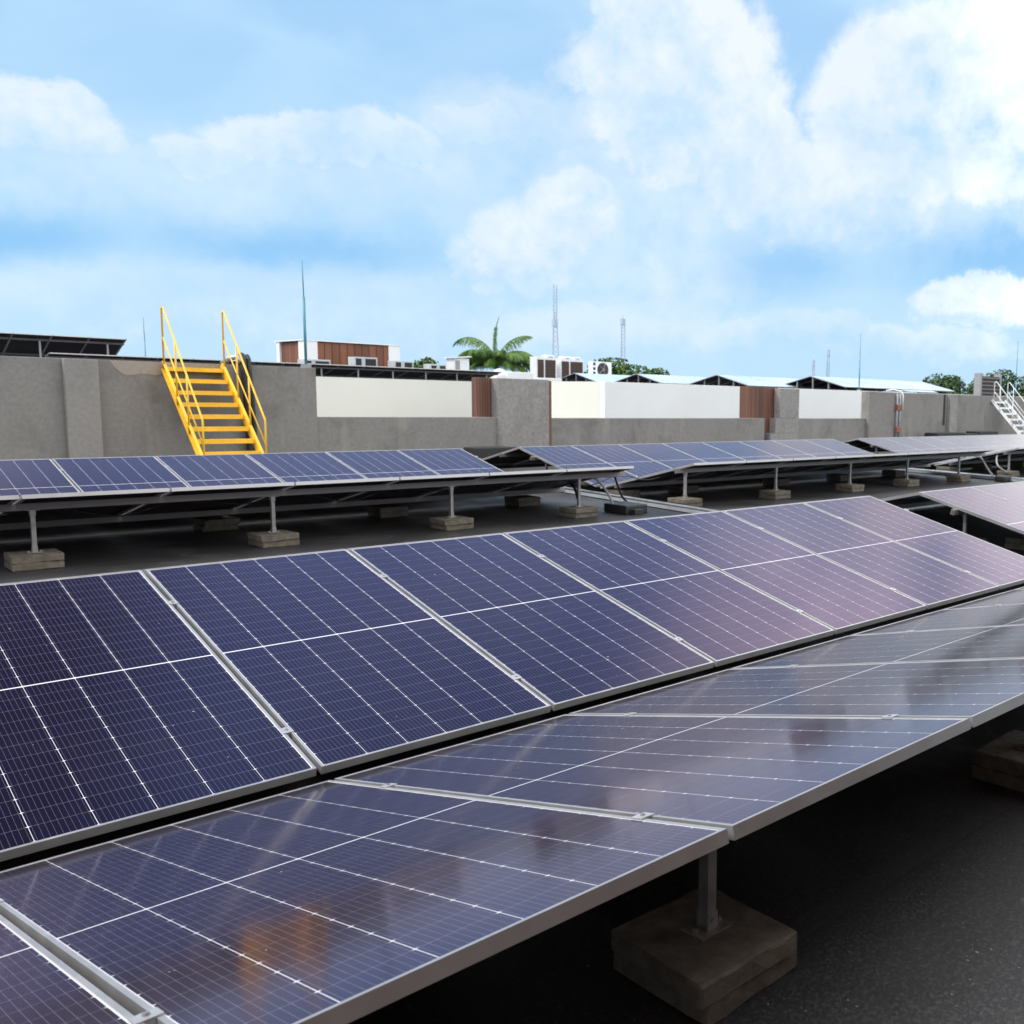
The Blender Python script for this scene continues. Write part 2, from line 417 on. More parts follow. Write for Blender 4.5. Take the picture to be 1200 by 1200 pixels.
def array(x0, n, y0, z0, lab, counts, group, first_from='left', far=True, nb=None, near_lab=None, xb0=None):
    """slope below the ridge, slope rising towards the camera, slope behind the ridge"""
    lo, hi = 0, n
    for i in range(n):
        k = i if first_from == 'left' else n-1-i
        pl = f'{ORD[k]} panel from the {counts}, slope below ridge of {lab}'
        place_panel(x0+i*PITCH+.01, y0+YB, z0+ZB, tA, pl, group+', slope facing the camera')
        pl = f'{ORD[k]} panel from the {counts}, near rising row of {lab}'
        place_panel(x0+i*PITCH+.01, y0+YN, z0+ZN, -tB, near_lab[i] if near_lab else pl, group+', row rising toward the camera')
        if far:
            pl = f'{ORD[k]} panel from the {counts}, back slope behind ridge of {lab}'
            place_panel(x0+i*PITCH+.01, y0+.02, z0, -tB, pl, group+', slope behind the ridge')
    # rails under each slope
    def rail(yc, zc, tilt, lbl):
        q = Matrix.Rotation(tilt, 3, 'X')
        m = MB(); m.box((0, 0, 0), (n*PITCH+.16, .045, .062), q); m.box((0, 0, -.0), (n*PITCH+.17, .012, .03), q)
        o = m.build('mounting_rail', M['rail']); o.location = (x0+n*PITCH/2, yc, zc)
        tag(o, lbl, 'rail', 'rails under the panels')
    for s, w in ((.49, 'upper'), (1.955, 'lower')):
        h = TH+.032
        rail(y0-s*CA+h*SA*-1, z0-s*SA-h*CA, tA, f'{w} aluminium rail under the slope below the ridge of {lab}')
        rail(y0+YV-s*CB+h*SB*-1*-1*-1, z0+ZV+s*SB-h*CB, -tB, f'{"inner" if w == "upper" else "outer"} grey rail under the rising near row of {lab}')
        if far: rail(y0+.02+s*CB-h*SB, z0-s*SB-h*CB, -tB, f'{w} aluminium rail under the back slope of {lab}')

# ------------------------------------------------------------------ posts and ballast slabs
def make_post():
    r = empty('support_post')
    p = MB(); p.bb(-.017, .017, -.0185, -.0135, 0, 1); p.bb(-.017, .017, .0135, .0185, 0, 1); p.bb(-.0165, -.0125, -.0135, .0135, 0, 1)
    p.bb(.0125, .0165, -.0135, .0135, 0, 1)
    po = p.build('pole', M['steel'], r)
    b = MB(); b.bb(-.06, .06, -.045, .045, 0, .006); b.bb(-.020, .020, -.0235, -.0188, .006, .055); b.bb(-.020, .020, .0188, .0235, .006, .055)
    b.tube([(-.045, 0, .006), (-.045, 0, .018)], .009, 6, None, False); b.tube([(.045, 0, .006), (.045, 0, .018)], .009, 6, None, False)
    b.tube([(0, -.029, .035), (0, .029, .035)], .006, 6, None, False)
    bo = b.build('base_plate', M['steel'], r)
    h = MB(); h.bb(-.05, .05, -.032, .032, -.004, 0); h.bb(-.022, .022, .0188, .0235, -.05, -.004); h.bb(-.022, .022, -.0235, -.0188, -.05, -.004)
    ho = h.build('head_bracket', M['steel'], r)
    kids(r, po, bo, ho); return r, po, ho
POST, POLE, HEAD = make_post(); pused = [False]
def post(x, y, zt, label, group):
    h = zt-PADZ
    if not pused[0]: o, po, ho = POST, POLE, HEAD; pused[0] = True
    else:
        o = POST.copy(); COL.objects.link(o)
        cs = []
        for ch in KIDS[POST.name]:
            c = ch.copy(); COL.objects.link(c); c.parent = o; cs.append(c)
        po, ho = cs[0], cs[2]
    o.location = (x, y, PADZ); po.scale = (1, 1, h-.004); ho.location = (0, 0, h)
    return tag(o, label, 'post', group)
PADZ = -.495
SLABS = []
for k in range(3):
    random.seed(30+k)
    m = MB(); m.box((0, 0, .032), (.375, .385, .063), None, .007)
    bmesh.ops.subdivide_edges(m.bm, edges=[e for e in m.bm.edges if e.calc_length() > .2], cuts=5)
    for v in m.bm.verts: v.co += Vector((random.gauss(0, .0018), random.gauss(0, .0018), random.gauss(0, .0012)))
    SLABS.append(m)
SLABME = []
for m in SLABS:
    me = bpy.data.meshes.new('paving_slab'); bmesh.ops.recalc_face_normals(m.bm, faces=m.bm.faces); m.bm.to_mesh(me); m.bm.free(); me.materials.append(M['slab']); SLABME.append(me)
def slabs(x, y, where, group):
    for k, w in enumerate(('lower', 'upper')):
        o = bpy.data.objects.new('paving_slab', random.choice(SLABME)); COL.objects.link(o)
        o.location = (x+random.uniform(-.012, .012), y+random.uniform(-.012, .012), GZ+.002+k*.066)
        o.rotation_euler = (0, 0, random.uniform(-.035, .035)+random.choice((0, PI/2, PI)))
        tag(o, f'{w} concrete slab {where}', 'concrete slab', group)
HT = TH+.064
def near_posts(xs, y0, z0, lab):
    for i, x in enumerate(xs):
        s = 1.955; y = y0+YV-s*CB-HT*SB; z = z0+ZV+s*SB-HT*CB
        lb = f'{ORD[i]} post from the left, near edge of {lab}'
        post(x, y, z+.006, 'grey steel '+lb, 'posts under the near edges'); slabs(x, y, 'under the '+lb, 'ballast slabs on the roof')
def valley_posts(xs, y0, z0, lab):
    for i, x in enumerate(xs):
        y = y0+YV-.30; lb = f'{ORD[i]} valley support from the left, {lab}'
        slabs(x, y, 'under the '+lb, 'ballast slabs on the roof')
def ridge_posts(xs, y0, z0, lab, far=True):
    for i, x in enumerate(xs):
        s = .49; y = y0-s*CA-HT*SA; z = z0-s*SA-HT*CA
        lb = f'{ORD[i]} post from the left below the ridge of {lab}'
        post(x, y, z+.006, 'steel '+lb, 'posts under the ridges'); slabs(x, y, 'under the '+lb, 'ballast slabs on the roof')

FRONT = 'the large front array'
nl = []
for i in range(-2, 6):
    nl.append('foreground panel left of the wide gap in the photo\'s lower left corner' if i == -2 else
              f'{ORD[i+1]} foreground panel right of the wide gap in the photo\'s lower left corner')
array(-2*PITCH, 8, 0, 0, FRONT, 'open right end', 'panels of the front array', 'right', True, None, nl)
near_posts([.225, 2.25, 4.32, 6.4], 0, 0, FRONT)
LAB1B = 'the right front array'
array(7.75, 4, -.10, 0, LAB1B, 'open left end', 'panels of the pale array at right', 'left')
ridge_posts([7.95, 10.0], -.10, 0, LAB1B)
for nm, yy in (('short', -1.98),):
    y = -.10-1.955*CA-HT*SA; z = -1.955*SA-HT*CA
    post(8.6, -.10-.95, -.95*SA-HT*CA, 'steel post inside the open left tent end of the right front array', 'posts under the ridges')
    slabs(8.6, -.10-.95, 'under the post inside the open left end of the right front array', 'ballast slabs on the roof')
Y2, Z2 = 8.803, .0806
L2A, L2B, L2C = 'the left middle array', 'the centre middle array', 'the right middle array'
array(7.1533-7*PITCH, 7, Y2, Z2, L2A, 'open right end', 'panels of the left middle array', 'right')
near_posts([.36, 2.42, 4.50, 6.42], Y2, Z2, L2A)
valley_posts([2.4, 4.5, 6.6], Y2, Z2, L2A)
array(8.303, 8, Y2, Z2, L2B, 'open left end', 'panels of the centre middle array', 'left')
near_posts([8.42, 10.52, 12.6, 14.5, 16.5], Y2, Z2, L2B)
valley_posts([8.55, 9.9, 12.4, 14.4, 16.4], Y2, Z2, L2B); ridge_posts([8.55], Y2, Z2, L2B)
array(18.59, 9, Y2, Z2, L2C, 'open left end', 'panels of the far right middle array', 'left')
near_posts([18.75, 20.9, 23.0], Y2, Z2, L2C); valley_posts([18.7, 20.4, 22.5], Y2, Z2, L2C); ridge_posts([18.75], Y2, Z2, L2C)

# ------------------------------------------------------------------ concrete parapet with its pillars
WY = 14.0
r = empty('concrete_wall', (2, WY, GZ), 'tall grey concrete wall behind the yellow stairs', 'wall')
def P(mb, name, mat, root): 
    o = mb.build(name, mat); o.parent = root; o.location = -Vector(root.location); return o
def wallmesh(x0, x1, y0, y1, z0, z1):
    m = MB(); m.bb(x0, x1, y0, y1, z0, z1, .012); return m
P(wallmesh(-14, 6.95, WY, WY+.24, GZ, 1.475), 'wall_body', M['wall'], r)
P(wallmesh(2.66, 3.16, WY-.14, WY-.002, GZ, 1.47), 'pilaster', M['pilas'], r)
# rough patch of beige plaster at the top of the wall
pts = []
random.seed(3)
for k in range(15):
    t = k/14; pts.append((3.36+t*.98, 1.472-(.27*math.sin(PI*t)**.6)*(1+.18*math.sin(9*t))))
m = MB()
a = [m.bm.verts.new((x, WY-.004, z)) for x, z in pts]; m.bm.faces.new(a)
g = bmesh.ops.extrude_face_region(m.bm, geom=list(m.bm.faces)); bmesh.ops.translate(m.bm, verts=[v for v in g['geom'] if isinstance(v, bmesh.types.BMVert)], vec=(0, .003, 0))
P(m, 'plaster_patch', M['patch'], r)
def wthing(name, label, cat, x0, x1, y0, y1, z0, z1, mat, group=None):
    m = wallmesh(x0, x1, y0, y1, z0, z1); o = m.build(name, mat, None, ((x0+x1)/2, (y0+y1)/2, z0)); tag(o, label, cat, group); return o
wthing('low_wall', 'low grey concrete wall between the tall wall and the mottled pillar', 'wall', 6.955, 11.22, WY+.06, WY+.26, GZ, .475, M['wall'])
# mottled pillar with rounded corners
m = MB(); x0, x1, y0, y1, rr = 11.20, 12.60, WY-.10, WY+.55, .16
pp = []
for cx, cy, a0 in ((x1-rr, y1-rr, 0), (x0+rr, y1-rr, 90), (x0+rr, y0+rr, 180), (x1-.03, y0+.03, 270)):
    q = rr if a0 != 270 else .03
    for k in range(7): pp.append((cx+q*math.cos(R(a0+15*k)), cy+q*math.sin(R(a0+15*k))))
m.prism(pp, GZ, 1.40)
o = m.build('concrete_pillar', M['pillar'], None, (11.9, WY+.2, GZ)); tag(o, 'broad mottled pale concrete pillar with soft corners in the middle of the wall', 'pillar')
o = wthing('wood_cladding', 'brown slatted cladding standing left of the broad mottled pillar', 'cladding', 10.80, 11.19, WY+.27, WY+.5, .45, 1.41, M['wood'])
o = wthing('wood_cladding', 'narrow dark brown strip along the right side of the broad mottled pillar', 'cladding', 12.605, 12.70, WY-.05, WY+.5, GZ, 1.38, M['wood'])
wthing('low_wall', 'long low grey concrete wall in front of the bright white building', 'wall', 12.705, 20.75, WY+.02, WY+.22, GZ, .455, M['wall'])
wthing('wood_cladding', 'reddish brown slatted column reaching down between low wall and slim pillar', 'cladding', 20.3, 21.62, WY+.25, WY+.7, GZ, 1.43, M['wood'])
r = empty('concrete_pillar', (21.9, WY, GZ), 'slim pale concrete pillar with stepped left side beside the brown column', 'pillar')
P(wallmesh(21.42, 22.36, WY-.02, WY+.24, .46, 1.40), 'pillar_body', M['pillar'], r)
P(wallmesh(21.22, 22.36, WY-.02, WY+.24, -.02, .458), 'pillar_step', M['pillar'], r)
P(wallmesh(20.98, 22.36, WY-.02, WY+.24, GZ, -.022), 'pillar_foot', M['pillar'], r)
wthing('low_wall', 'short low grey concrete wall right of the slim pale pillar', 'wall', 22.365, 26.1, WY+.02, WY+.22, GZ, .45, M['wall'])
r = empty('concrete_wall', (32, WY, GZ), 'tall grey concrete wall at the right behind the white ladder', 'wall')
P(wallmesh(26.1, 62, WY-.12, WY+.24, GZ, 1.40), 'wall_body', M['wall'], r)
P(wallmesh(31.3, 31.85, WY-.26, WY-.122, GZ, 1.395), 'pilaster', M['pillar'], r)
o = MB(); o.bb(31.02, 31.16, WY-.126, WY-.1215, .2, 1.398); P(o, 'damp_stain', M['dark'], r)
# dark membrane slabs at the foot of the right wall
m = MB()
for k, (a, b, h) in enumerate(((29.3, 31.2, .16), (31.25, 32.3, .12), (32.35, 33.9, .18))): m.bb(a, b, 13.0, 13.6, GZ+.0, GZ+.40+h, .02)
m.build('membrane_stack', M['dark'], None, (31.5, 13.3, GZ)); tag(bpy.data.objects['membrane_stack'], 'dark low stack lying against the foot of the right wall', 'stack')
m = MB(); m.bb(9.85, 10.9, 12.75, 13.3, GZ, -.17, .02)
m.build('bitumen_kerb', M['dark'], None, (10.1, 13, GZ)); tag(bpy.data.objects['bitumen_kerb'], 'dark low upstand at the wall foot left of the mottled pillar', 'upstand')

r = empty('shade_block', (-4, -11, GZ), 'unseen brown block added behind the camera to shade the near panel edges', 'building')  # unseen block added behind the camera to darken the near panel edges
P(MB().bb(-14, 3.6, -12.5, -6.65, GZ+.003, 4.6, .02), 'wall', M['wood'], r)
P(MB().bb(-14.2, 3.7, -12.7, -6.6, 4.603, 4.85, .02), 'roof', M['dark'], r)

# ------------------------------------------------------------------ yellow stairs
def stairs(name, x0, x1, ytop, ztop, slope_dy, dz, n, mat, label, rail_h, chan, open_tread, posts_t, bottom_short=0, tw=.2, hoop=False):
    r = empty(name, ((x0+x1)/2, ytop-.8, GZ), label, 'stairs' if not open_tread else 'ladder')
    dy = slope_dy
    bz = GZ; nn = (ztop-bz)/dz; yb = ytop-nn*dy
    for x in (x0, x1):
        m = MB(); a = Vector((x, ytop+.05, ztop+.05*dz/dy)); b = Vector((x, yb, bz))
        d = (b-a); q = d.to_track_quat('Y', 'Z').to_matrix()
        m.box((a+b)/2, (.012, d.length, chan), q)
        for sg in (1, -1):
            off = q @ Vector((.022 if x == x0 else -.022, 0, sg*(chan/2-.006)))
            m.box((a+b)/2+off, (.04, d.length, .010), q)
        P(m, 'stringer', mat, r)
    for k in range(n):
        z = ztop-k*dz; y = ytop-k*dy
        if z < bz+.08: break
        m = MB(); m.bb(x0+.008, x1-.008, y-tw/2, y+tw/2, z-.022, z); m.bb(x0+.008, x1-.008, y-tw/2-.004, y-tw/2, z-.075, z+.0)
        P(m, 'tread', mat, r)
    for sx, x in ((-1, x0), (1, x1)):
        xr = x+sx*.026
        top = Vector((xr, ytop-.15, ztop+rail_h)); low_y = yb+.30+bottom_short
        def stz(y): return ztop-(ytop-y)*dz/dy
        m = MB()
        lowz = stz(low_y)+.82
        lead = [(xr, ytop-.06, ztop-.05), (xr, ytop-.06, ztop+rail_h-.06), (xr, ytop-.075, ztop+rail_h-.02), (xr, ytop-.12, ztop+rail_h), (xr, ytop-.17, ztop+rail_h-.035)]
        m.tube(lead+[(xr, low_y+.02, lowz+.03), (xr, low_y, lowz), (xr, low_y, stz(low_y)-.05)], .017, 8)
        P(m, 'handrail', mat, r)
        m = MB(); m.tube([(xr, ytop-.06, ztop+rail_h*.5), (xr, low_y, stz(low_y)+.38)], .0125, 6); P(m, 'mid_rail', mat, r)
        for t in posts_t:
            y = ytop-.12+(low_y-ytop+.12)*t
            zt = ztop+rail_h+(lowz-ztop-rail_h)*t
            m = MB(); m.tube([(xr, y, stz(y)-.06), (xr, y, zt)], .016, 6); P(m, 'baluster', mat, r)
    return r
st = stairs('roof_stairs', 4.20, 5.16, 13.93, 1.39, .232, .212, 10, M['yellow'], 'bright yellow steel stairs with handrails climbing the grey concrete wall', 1.07, .16, False, (.32, .62))
ld = stairs('access_ladder', 34.8, 35.9, 13.80, 1.17, .232, .235, 9, M['whitem'], 'white steel access ladder stair with handrails at the right wall', .82, .10, True, (.16, .6), 0, .16)

# black hose bundle over the wall beside the stairs
m = MB()
path = [(5.62, 14.35, 1.25), (5.60, 14.2, 1.56), (5.56, 14.05, 1.66), (5.54, 13.93, 1.60), (5.53, 13.88, 1.40), (5.55, 13.86, .9), (5.57, 13.86, .3), (5.58, 13.85, -.5)]
fine = []
for i in range(len(path)-1):
    for k in range(6): fine.append(tuple(Vector(path[i]).lerp(Vector(path[i+1]), k/6)))
fine.append(path[-1])
m.tube(fine, .062, 10); m.tube([(x+.10, y-.0, z-.01) for x, y, z in fine], .045, 10)
o = m.build('cable_duct', M['plastic'], None, (5.6, 13.9, GZ)); tag(o, 'thick black cable duct hanging over the wall beside the yellow stairs', 'cable duct')
m = MB(); m.tube([(5.30, 14.3, 1.50), (5.38, 14.15, 1.60), (5.46, 14.0, 1.63), (5.50, 13.90, 1.52)], .05, 10)
o = m.build('silver_duct', M['alu'], None, (5.4, 14.1, 1.5)); tag(o, 'short silver duct end curling over the wall top beside the black duct', 'duct')
# pipes with orange clamps on the right wall
r = empty('wall_pipes', (28, WY-.2, GZ), 'pair of grey wall pipes with two orange clamps on the right wall', 'pipe')
for dx in (-.09, .09):
    m = MB(); m.tube([(27.82+dx, WY-.19, GZ), (27.82+dx, WY-.19, 1.36)], .04, 10); P(m, 'pipe', M['greycable'], r)
m = MB(); m.tube([(27.98, WY-.27, .75), (27.98, WY-.27, 1.30), (27.95, WY-.2, 1.45), (27.80, WY+.05, 1.50), (27.7, WY+.3, 1.46)], .026, 10); P(m, 'white_bend', M['whitem'], r)
for z in (.76, -.06):
    m = MB(); m.bb(27.68, 27.96, WY-.25, WY-.123, z, z+.20, .01); P(m, 'clamp', M['red'], r)
# lightning rods
def rod(x, y, z0, z1, zj, label, ra=.028, rb=.010):
    r = empty('lightning_rod', (x, y, z0), label, 'lightning rod', 'lightning rods')
    m = MB(); m.tube([(x, y, z0), (x, y, zj)], ra, 8); P(m, 'mast_pipe', M['rodp'], r)
    m = MB(); m.tube([(x, y, zj), (x-.01, y, z1)], rb, 6); P(m, 'rod_tip', M['rodp'], r)
    m = MB(); m.box((x, y, z0+.06), (.16, .16, .12), None, .01); P(m, 'base', M['steel'], r)
rod(6.82, 14.15, 1.42, 3.62, 2.9, 'tall slim lightning rod on the wall between stairs and rust coloured building')
rod(36.05, 21.7, 1.5, 4.3, 2.9, 'slim lightning rod above the right end of the white building', .03, .012)
rod(41.0, 16.0, 1.2, 4.1, 2.2, 'slim rod at the right edge of the photo behind the white ladder', .03, .014)
rod(11.08, 40, 1.5, 3.85, 2.9, 'faint thin rod between dark left array and yellow stairs', .02, .012)

# ------------------------------------------------------------------ loose cables and trays on the roof
def cable(name, pts, rad, mat, label, cat='cable'):
    P0 = [Vector(p) for p in pts]; sm = []
    for i in range(len(P0)-1):
        a = P0[max(0, i-1)]; b = P0[i]; c = P0[i+1]; d = P0[min(len(P0)-1, i+2)]
        for k in range(6):
            t = k/6
            sm.append(.5*((2*b)+(c-a)*t+(2*a-5*b+4*c-d)*t*t+(3*b-a-3*c+d)*t**3))
    sm.append(P0[-1]); m = MB(); m.tube(sm, rad, 8)
    o = m.build(name, mat, None, pts[0]); tag(o, label, cat); return o
cable('loose_cable', [(7.12, 4.65, -.05), (7.22, 4.70, -.22), (7.45, 4.85, -.45), (7.73, 5.0, -.60), (7.9, 5.3, -.615)], .016, M['plastic'], 'black loose cable hanging from the right tip of the left middle array', 'cable')
cable('loose_cable', [(6.72, 4.62, -.10), (6.85, 4.6, -.20), (7.0, 4.58, -.40), (7.08, 4.56, -.58), (7.2, 4.4, -.612)], .018, M['greycable'], 'grey flexible conduit curving down to the roof under the left middle array tip')
cable('loose_cable', [(7.05, 5.6, -.26), (7.0, 5.4, -.34), (6.9, 5.2, -.46)], .022, M['plastic'], 'short stiff black cable end hanging near the valley of the left middle array')
m = MB(); m.bb(7.02, 7.42, 4.25, 4.75, GZ, -.50, .02); m.bb(7.10, 7.26, 4.15, 4.24, GZ, -.55, .01)
o = m.build('junction_case', M['plastic'], None, (7.2, 4.5, GZ)); tag(o, 'dark cable junction case on the roof beside the left middle array post', 'junction box')
for (xa, n_, yy, zz, lb) in ((-.6, 8, Y2+YN+.75, Z2+ZN-.20, 'black cable sagging in loops under the left middle array'), (8.6, 9, Y2+YN+.75, Z2+ZN-.20, 'black cable sagging in loops under the centre middle array'), (-2.0, 8, YN+.7, ZN-.19, 'black cable sagging in loops under the foreground panels')):
    pts = []; rq = random.Random(len(lb))
    for k in range(n_*2+1): pts.append((xa+k*.5*PITCH, yy+rq.uniform(-.03, .03), zz-(rq.uniform(.05, .13) if k % 2 else 0)))
    cable('string_cable', pts, .007, M['plastic'], lb, 'cable')
def tray(x0, y0, x1, y1, w, label):
    r = empty('cable_tray', ((x0+x1)/2, (y0+y1)/2, GZ), label, 'cable tray', 'flat cable trays on the roof')
    a, b = Vector((x0, y0, GZ+.02)), Vector((x1, y1, GZ+.02)); d = b-a; q = d.to_track_quat('Y', 'Z').to_matrix()
    m = MB(); m.box((a+b)/2, (w, d.length, .012), q)
    for sg in (1, -1): m.box((a+b)/2+q @ Vector((sg*(w/2+.004), 0, .02)), (.006, d.length, .05), q)
    P(m, 'tray_channel', M['tray'], r)
    for off in (-.05, .04):
        m = MB(); m.tube([a+q @ Vector((off, 0, .022)), (a+b)/2+q @ Vector((off*1.3, 0, .022)), b+q @ Vector((off, 0, .022))], .014, 6); P(m, 'cable', M['plastic'], r)
tray(8.45, 8.6, 7.85, 2.6, .26, 'flat zinc cable tray running across the gap between left and centre middle arrays')
tray(18.2, 8.0, 17.4, 2.2, .5, 'wide pale cable tray on the roof beside the right middle array')
cable('loose_cable', [(17.7, 4.75, -.05), (17.6, 4.6, -.2), (17.5, 4.3, -.5), (17.3, 4.0, -.6)], .02, M['greycable'], 'grey cable curving to the roof from the right tip of the centre middle array')
cable('loose_cable', [(19.0, 4.9, -.03), (18.55, 4.75, -.2), (18.4, 4.6, -.4), (18.7, 4.4, -.6)], .02, M['greycable'], 'grey cable looping down at the left end of the far right middle array')
m = MB(); m.bb(17.1, 17.4, 3.75, 4.0, GZ, -.5, .03); o = m.build('junction_case', M['plastic'], None, (17.2, 3.9, GZ)); tag(o, 'small dark case on the roof under the tip of the centre middle array', 'junction box')

# ------------------------------------------------------------------ white building opposite
r = empty('white_building', (14, 36, -8), 'cream white building wall behind the low wall left of the mottled pillar', 'building')
P(MB().bb(6, 24, 33, 33.3, -8, 1.575), 'wall', M['cream'], r); P(MB().bb(-12, 5.99, 33, 33.3, -8, 1.575), 'wall', M['white'], r)
P(MB().bb(-12, 30, 33.31, 62, -8, 1.15), 'roof', M['dark'], r)
r = empty('white_building', (40, 24, -8), 'bright white building with solar tents on its roof right of the mottled pillar', 'building')
P(MB().bb(20.4, 62, 21.5, 21.8, -8, 1.56, .01), 'wall', M['white'], r)
P(MB().bb(20.4, 20.7, 21.803, 28, -8, 1.56), 'side_wall', M['cream'], r)
P(MB().bb(20.703, 62, 21.803, 28, -8, 1.12), 'roof', M['dark'], r)
P(MB().bb(30.4, 62, 28.003, 50, -8, 1.12), 'roof', M['dark'], r)

def simple_panel_mesh(n, w):
    m = MB(); m.bb(0, n*PITCH, 0, w, -.03, 0, 0); return m
def strips(nm, x0, n, y, z, tilt, root, pale=False):
    """n joined panels of one far slope, frames between them"""
    fr = MB(); q = Matrix.Rotation(tilt, 3, 'X')
    for i in range(n+1):
        fr.box(q @ Vector((i*PITCH, PL/2, -.018)), (.035, PL, .036), q)
    for yy in (.012, PL-.012): fr.box(q @ Vector((n*PITCH/2, yy, -.0185)), (n*PITCH+.03, .024, .034), q)
    o = fr.build('panel_frame', M['alu']); o.parent = root; o.location = Vector((x0, y, z))-Vector(root.location)
    for i in range(n):
        g = bpy.data.objects.new('panel', GPALE if pale else GFACE); COL.objects.link(g); g.parent = root
        g.location = Vector((x0+i*PITCH+.01, y, z))-Vector(root.location); g.rotation_euler = (tilt, 0, 0)
GFACE = bpy.data.objects['glass_face'].data
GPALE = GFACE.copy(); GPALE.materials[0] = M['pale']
def tent(x0, n, yr, zr, label, roofz):
    r = empty('solar_tent', (x0, yr, roofz), label, 'solar array', 'solar tents on the white building')
    strips('s', x0, n, yr+YB, zr+ZB, tA, r, True); strips('s', x0, n, yr+.02, zr, -tB, r, True)
    for dy in (-.08, .95, -1.1):
        zt = zr-.05-abs(dy)*.24
        for x in (x0+.1, x0+4.2):
            m = MB(); m.bb(x-.035, x+.035, yr+dy-.035, yr+dy+.035, roofz, zt); P(m, 'post', M['steel'], r)
    m = MB(); m.bb(x0+.05, x0+n*PITCH-.05, yr-.64, yr-.58, zr-.24, zr-.18); P(m, 'rail', M['rail'], r)
tent(35.66, 11, 43.7, 2.47, 'solar tent with open gable end nearest the tall white condensers', 1.12)
tent(35.58, 13, 37.6, 2.40, 'second solar tent from the left on the bright white building', 1.12)
tent(32.83, 15, 28.2, 2.24, 'third solar tent from the left, beginning left of the reddish column', 1.12)
tent(36.37, 9, 25.0, 2.29, 'nearest solar tent at the right end of the bright white building', 1.12)
# rows seen from their raised near edge on the left building
def edge_row(x0, n, yn, zn, label, posts, roofz, tB=tB):
    r = empty('solar_array', (x0, yn, roofz), label, 'solar array', 'raised solar rows on the opposite roof')
    strips('s', x0, n, yn, zn, -tB, r)
    q = Matrix.Rotation(-tB, 3, 'X')
    for s in (.37, 1.8):
        m = MB(); c = q @ Vector((n*PITCH/2, s, -.07)); m.box(Vector((x0, yn, zn))+c, (n*PITCH, .05, .07), q); P(m, 'rail', M['rail'], r)
    for x in posts:
        m = MB(); m.bb(x-.03, x+.03, yn+.32, yn+.38, roofz, zn-.19); P(m, 'post', M['steel'], r)
edge_row(7.0, 16, 36, 2.16, 'long thin solar row along the roof edge above the cream white wall', [8.6+1.62*k for k in range(11)], 1.15)
edge_row(9.64-10*PITCH, 10, 37, 2.83, 'dark solar array seen from below at the left edge above the wall', [9.1-2.1*k for k in range(5)], 1.15, .37)

# rust coloured building with white corner posts
r = empty('rust_building', (22, 47, -8), 'rust brown slatted roof house with white corner posts', 'building')
P(MB().bb(20.25, 24.1, 45.0, 48.3, 1.2, 3.52), 'wall', M['rust'], r)
P(MB().bb(19.55, 20.25, 44.93, 45.6, 1.2, 3.56), 'corner_post', M['white'], r)
P(MB().bb(24.1, 24.75, 44.93, 45.6, 1.2, 3.56), 'corner_post', M['white'], r)
P(MB().bb(19.55, 20.2, 48.0, 48.4, 1.2, 3.56), 'corner_post', M['white'], r)
P(MB().bb(19.66, 20.247, 45.602, 47.998, 1.2, 3.50), 'side_wall', M['rust'], r)
P(MB().bb(19.5, 24.8, 44.9, 48.5, 3.562, 3.62), 'roof_edge', M['white'], r)
# low condensers in front of it
for i, (xa, xb, zt, w) in enumerate(((19.2, 20.6, 2.62, 'behind the long roof row left of the rod'), (21.1, 22.5, 2.85, 'before the middle of the rust house'), (23.2, 24.7, 2.75, 'at the right corner of the rust house'), (25.3, 26.5, 2.66, 'right of the rust house beside the little tree'))):
    y = 43.0
    if i == 0: xa, xb = 16.9, 17.9
    xa, xb = {0: (18.75, 20.05), 1: (21.3, 22.5), 2: (23.45, 24.5), 3: (25.5, 26.45)}[i]
    r = empty('air_conditioner', ((xa+xb)/2, y, 1.15), 'flat white air conditioner '+w, 'air conditioner', 'flat air conditioners on the opposite roof')
    P(MB().bb(xa, xb, y, y+.8, 1.15, zt-.06, .02), 'casing', M['acgrey'], r)
    P(MB().bb(xa+.55, xb-.08, y-.015, y-.001, 1.5, zt-.14), 'grill', M['dark'], r)
    P(MB().bb(xa+.05, xa+.34, y-.015, y-.001, 1.5, zt-.14), 'grill', M['dark'], r)
# vent box and dome
r = empty('vent_house', (25.6, 40, 1.15), 'small white vent box with sloping lid left of the palm', 'vent')
P(MB().bb(25.2, 26.05, 40, 40.8, 1.15, 2.86), 'box', M['whitem'], r)
m = MB(); m.box((25.62, 40.4, 2.93), (1.05, 1.0, .06), Matrix.Rotation(-.08, 3, 'Y')); P(m, 'lid', M['whitem'], r)
P(MB().bb(25.25, 25.5, 39.985, 39.998, 1.9, 2.75), 'louvre', M['greycable'], r)
r = empty('white_dome', (27.0, 38, 1.15), 'white domed roof vent beside the palm above the brown cladding', 'vent')
m = MB()
pr = [(.42*math.cos(R(a)), .38*math.sin(R(a))) for a in range(0, 91, 15)]
for i in range(len(pr)-1):
    for k in range(16):
        a0, a1 = 2*PI*k/16, 2*PI*(k+1)/16
        vs = [m.bm.verts.new((26.6+pr[i][0]*math.cos(a0), 38+pr[i][0]*math.sin(a0), 1.98+pr[i][1])), m.bm.verts.new((26.6+pr[i][0]*math.cos(a1), 38+pr[i][0]*math.sin(a1), 1.98+pr[i][1])),
              m.bm.verts.new((26.6+pr[i+1][0]*math.cos(a1), 38+pr[i+1][0]*math.sin(a1), 1.98+pr[i+1][1])), m.bm.verts.new((26.6+pr[i+1][0]*math.cos(a0), 38+pr[i+1][0]*math.sin(a0), 1.98+pr[i+1][1]))]
        f = m.bm.faces.new(vs); f.smooth = True
bmesh.ops.remove_doubles(m.bm, verts=m.bm.verts, dist=.001)
